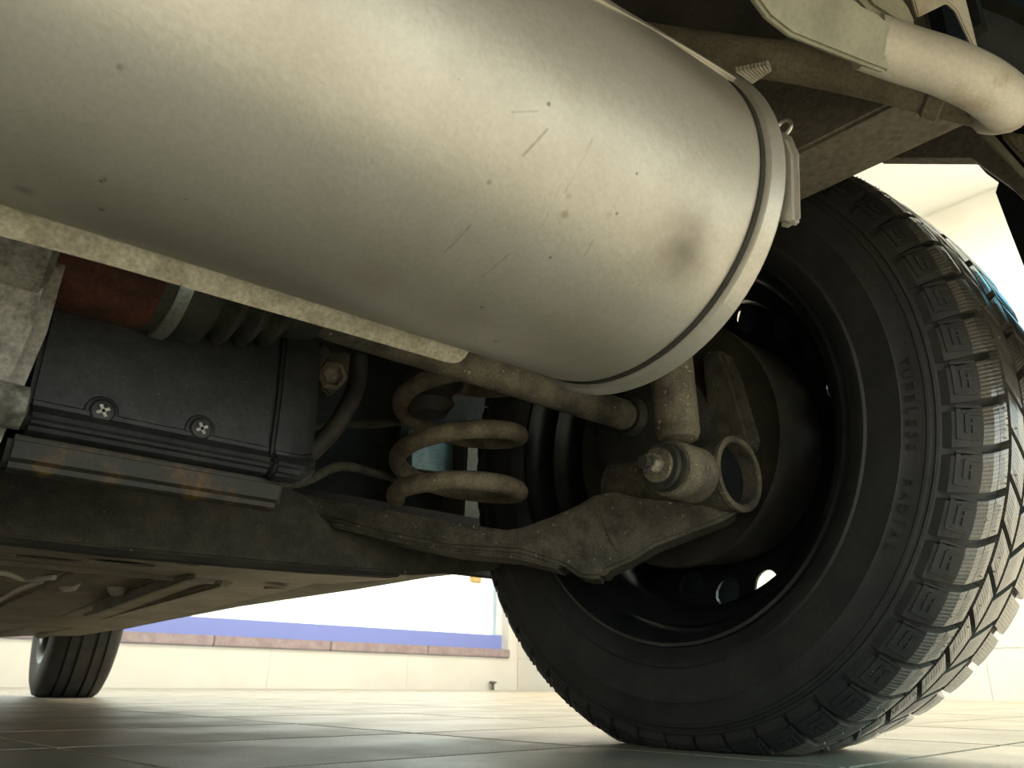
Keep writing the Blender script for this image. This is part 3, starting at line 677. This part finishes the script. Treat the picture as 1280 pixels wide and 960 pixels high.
# main floor: closing panel, and the pressed pan that dips towards the front
mk('upper_floor', *box(-.70, .78, .84, 3.0, .262, .275), 'dark_underseal', body)
ed = [(.62, 1.19, .212), (.60, 1.6, .192), (.572, 1.98, .172), (.57, 2.18, .170), (.58, 2.38, .170), (.49, 2.51, .170), (.45, 2.68, .170), (.30, 2.76, .170)]
V = []; Fc = []
for (x, y, z) in ed: V += [(-.70, y, z), (x-.05, y, z+.004), (x, y, z), (x, y, z+.014), (-.70, y, z+.014)]
for i in range(len(ed)-1):
    for j in range(5): Fc.append((i*5+j, i*5+(j+1) % 5, i*5+5+(j+1) % 5, i*5+5+j))
Fc += [tuple(range(5)), tuple(len(V)-5+j for j in range(5))]
mk('floor_panel', V, Fc, 'floorpan_paint', body)
# pierced cross rail close behind the beam
zr = .205
def fpt(px, py): p = at(px, py, 2, zr); return (p.x, p.y)
holes = []
for (px, py, a, b) in ((55, 697, .050, .030), (148, 702, .046, .028), (345, 736, .02, .012), (-40, 690, .05, .03), (235, 704, .014, .010)):
    c = fpt(px, py); holes.append(ell(c[0], c[1], a, b))
olr = [(-.70, .90), (.60, .90), (.64, .96), (.60, 1.10), (.44, 1.19), (-.70, 1.19)]
cr_ = mk('cross_rail', *plate2d(olr, holes, .004, Matrix.Translation((0, 0, zr))), 'floorpan_paint', body)
mk('rail_edge', *join(box(-.70, .46, 1.185, 1.20, .198, .226), box(-.70, .60, .895, .905, .200, .226)), 'floorpan_paint', body, bevel=.003)
for (x, w) in ((.30, .02), (.42, .016), (.50, .012)):
    mk('floor_rib', *prism([(x-w, 1.25, .202), (x+w, 1.25, .202), (x+w, 1.25, .216), (x-w, 1.25, .216)], (0, 1.2, -.040)), 'floorpan_paint', body, bevel=.005)
for px, py in ((86, 722), (148, 729)):
    p = at(px, py, 2, .212)
    mk('floor_clip', *lathe((p.x, p.y, .218), (.1, -.1, -1), [(0, .020), (.018, .016), (.026, .010), (.028, 0)], 20), 'hook_paint', body, smooth=True)
for px, py, L_ in ((170, 745, .10), (240, 720, .15)):
    p = at(px, py, 2, .200); mk('floor_seam', *prism([(p.x-.005, p.y, .196), (p.x+.005, p.y, .196), (p.x+.005, p.y, .212), (p.x-.005, p.y, .212)], (0, L_*3, -L_*.15)), 'sill_paint', body, bevel=.002)
# side sill along the outer edge
sl = [at(x, y, 0, .72) for x, y in ((622, 713), (540, 722), (450, 737), (360, 750), (300, 759), (210, 776), (150, 788))]
so = [Vector((.72, p.y, p.z)) for p in sl]
V = []; Fc = []
for p in so: V += [(.655, p.y, p.z+.010), (.700, p.y, p.z+.002), (.720, p.y, p.z), (.745, p.y, p.z+.03), (.775, p.y, .42), (.66, p.y, .42)]
for i in range(len(so)-1):
    for j in range(6): Fc.append((i*6+j, i*6+(j+1) % 6, i*6+6+(j+1) % 6, i*6+6+j))
Fc += [tuple(range(6)), tuple(len(V)-6+j for j in range(6))]
mk('side_sill', V, Fc, 'sill_paint', body, bevel=.003)
# heel board, boot floor, wheel house: the shell over the rear axle
mk('heel_board', *box(-.78, .62, .93, .95, .22, .60), 'dark_underseal', body)
mk('boot_floor', *box(-.78, .57, -.10, .95, .56, .58), 'dark_underseal', body)
rb = [(.497, .450), (.560, .450), (.560, .60), (.497, .60)]
mk('chassis_rail', *prism([(x, .135, z) for x, z in rb], (0, .305, 0)), 'underseal', body, bevel=.003)
mk('rail_rise', *prism([(.497, .44, .45), (.497, .62, .52), (.497, .93, .52), (.497, .93, .60), (.497, .44, .60)], (.063, 0, 0)), 'underseal', body, bevel=.002)
V = []; Fc = []; n_ = 40
for k in range(n_+1):
    t = math.radians(-12+200*k/n_); rr = .435
    V += [(.575, YW+rr*math.cos(t), .30+rr*math.sin(t)), (.80, YW+rr*math.cos(t), .30+rr*math.sin(t)), (.80, YW+(rr+.01)*math.cos(t), .30+(rr+.01)*math.sin(t)), (.575, YW+(rr+.01)*math.cos(t), .30+(rr+.01)*math.sin(t))]
for k in range(n_):
    for j in range(4): Fc.append((k*4+j, k*4+(j+1) % 4, k*4+4+(j+1) % 4, k*4+4+j))
mk('wheel_house', V, Fc, 'dark_underseal', body, smooth=True)
mk('wheel_house_wall', *join(box(.562, .574, .12, .92, .53, .75)), 'dark_underseal', body)
# outer quarter panel with the arch opening: contour seen past the tyre, then the hidden rest of the arch
XQ = .79
ct = [at(x, y, 0, XQ) for x, y in ((1300, 430), (1282, 336), (1262, 285), (1246, 242), (1250, 229), (1232, 216), (1216, 198), (1160, 196), (1100, 195))]
oq = [(p.y, p.z) for p in ct]
oq = [(oq[0][0]-.005, .30)]+oq
for k in range(8):
    t = math.radians(100-12*k); oq.append((YW+.42*math.cos(t)-.0, .30+.37*math.sin(t)))
oq += [(YW+.42, .22), (.95, .22), (1.0, 1.0), (-.12, 1.0), (-.12, .33), (-.08, .30)]
Mq = Matrix(((0, 0, 1, XQ), (1, 0, 0, 0), (0, 1, 0, 0), (0, 0, 0, 1)))
mk('quarter_panel', *plate2d(oq, [], .006, Mq), 'black_plastic', body)
mk('far_quarter', *box(-.80, -.78, -.12, 3.2, .24, 1.0), 'black_plastic', body)
mk('side_skin', *box(.785, .80, .95, 2.35, .28, 1.0), 'black_plastic', body)
mk('arch_roof', *box(.50, .80, -.13, 1.0, .80, .82), 'dark_underseal', body)
mk('rail_end_shade', *box(.495, .562, .126, .135, .452, .60), 'black_plastic', body)  # added black plate stands in for the dark hollow behind the folded sheet
# pale painted inner panel seen between spring and tyre
mk('inner_panel', *prism([at(x, y, 1, .90) for x, y in ((578, 470), (640, 470), (640, 650), (583, 640))], (0, .01, 0)), 'pale_paint', body)
mk('inner_gusset', *prism([at(x, y, 1, .88) for x, y in ((515, 535), (566, 545), (566, 592), (515, 585))], (0, .01, 0)), 'teal_paint', body)

bmp = thing('rear_bumper', 'black plastic rear bumper corner at the upper right', 'bumper', (0, -.08, .36))
mk('bumper_skin', *join(box(-.80, .80, -.135, -.115, .36, .62), box(-.80, .80, -.135, -.06, .35, .362)), 'black_plastic', bmp, bevel=.008)
mk('bumper_side', *prism([at(x, y, 0, .70) for x, y in ((1212, -40), (1222, 40), (1238, 92), (1262, 150), (1300, 215), (1420, 300), (1420, -200), (1200, -200))], (.02, 0, 0)), 'black_plastic', bmp, bevel=.004)

# ================================================================== tow hook and its brackets
th = thing('tow_hook', 'pale bent steel tow hook looping out above the muffler end', 'tow hook', (.42, .12, .37))
pts = [at(1085, 52, 2, .400), at(1130, 68, 2, .395), at(1180, 84, 2, .388), at(1222, 103, 2, .382), at(1250, 122, 2, .380), at(1257, 133, 2, .388), at(1243, 137, 2, .404), at(1236, 136, 2, .407)]
mk('hook_bend', *sweep(spline(pts, 8), .0152, 20), 'hook_paint', th, smooth=True)
pts = [at(1246, 136, 2, .404), at(1182, 121, 2, .420), at(1100, 100, 2, .440), at(1000, 80, 2, .470), at(900, 66, 2, .500), at(800, 50, 2, .54)]
mk('return_arm', *sweep(spline(pts, 6), .0135, 20), 'grime_shade_steel', th, smooth=True)  # darker than the bend: grime plus the rod's shaded side put into colour
pl = [(900, -120), (942, -5), (962, 22), (990, 44), (1040, 64), (1085, 82), (1110, 91), (1116, 86), (1108, 72), (1112, 45), (1116, 32), (1100, 18), (1080, 8), (1060, -10), (1040, -120)]
nn_ = Vector((-.25, -.75, -.6)).normalized(); P0 = at(1108, 70, 2, .350)
mk('weld_plate', *prism([on(x, y, P0, nn_) for x, y in pl], -nn_*.006), 'plate_paint', th, bevel=.0025, smooth=True)
mk('collar', *lathe(at(1176, 120, 2, .421), at(1100, 100, 2, .440)-at(1182, 121, 2, .420), [(-.004, .0135), (-.003, .0155), (.006, .0155), (.008, .0135)], 24), 'grime_shade_steel', th, smooth=True)
bq = thing('tow_bracket', 'pale folded sheet bracket above the tow hook at the top edge', 'bracket', at(1150, 0, 2, .45))
mk('curved_lug', *prism([on(x, y, P0+Vector((0, .03, .045)), nn_) for x, y in ((1055, -60), (1075, -5), (1090, 12), (1115, 28), (1148, 45), (1150, 30), (1140, 8), (1125, -12), (1110, -60))], -nn_*.012), 'plate_paint', bq, bevel=.003, smooth=True)
mk('folded_sheet', *prism([on(x, y, P0+Vector((0, .05, .06)), nn_) for x, y in ((1120, -80), (1148, 22), (1185, 4), (1196, 14), (1222, 70), (1224, 62), (1206, -10), (1200, -80))], -nn_*.003), 'hook_paint', bq, bevel=.0008)
fg = thing('sheet_flange', 'thin pale metal flange edge below the tow hook bend', 'flange', at(1240, 180, 0, .60))
mk('flange_sheet', *prism([at(x, y, 0, .58) for x, y in ((1185, 132), (1238, 150), (1242, 168), (1290, 222), (1320, 262), (1300, 246), (1262, 205), (1236, 180), (1222, 162))], (.004, 0, 0)), 'plate_paint', fg, bevel=.001)
mk('flange_web', *prism([at(x, y, 0, .60) for x, y in ((1246, 150), (1262, 164), (1330, 170), (1330, 250), (1286, 210), (1252, 172))], (.02, 0, 0)), 'grime_shade_steel', fg, bevel=.003)
# dark closing panel behind flange (rear valance end)
mk('valance_end', *prism([at(x, y, 0, .66) for x, y in ((1120, 165), (1205, 150), (1240, 176), (1300, 240), (1300, 232), (1330, 280), (1330, 300), (1262, 232), (1214, 197), (1095, 197))], (.015, 0, 0)), 'underseal', fg, bevel=.002)
# corrugated pale strip behind the muffler
cst = thing('corrugated_shield', 'small pale corrugated strip behind the top of the muffler end', 'heat shield', at(930, 90, 2, .50))
for k in range(9):
    f = k/8
    q = [at(920+f*38, 90-f*8, 2, .46), at(923+f*38, 89-f*8, 2, .46), at(943+f*22, 104-f*15, 2, .46), at(940+f*22, 105-f*15, 2, .46)]
    mk('corrugation', *prism(q, (0, 0, .004)), 'hook_paint', cst)
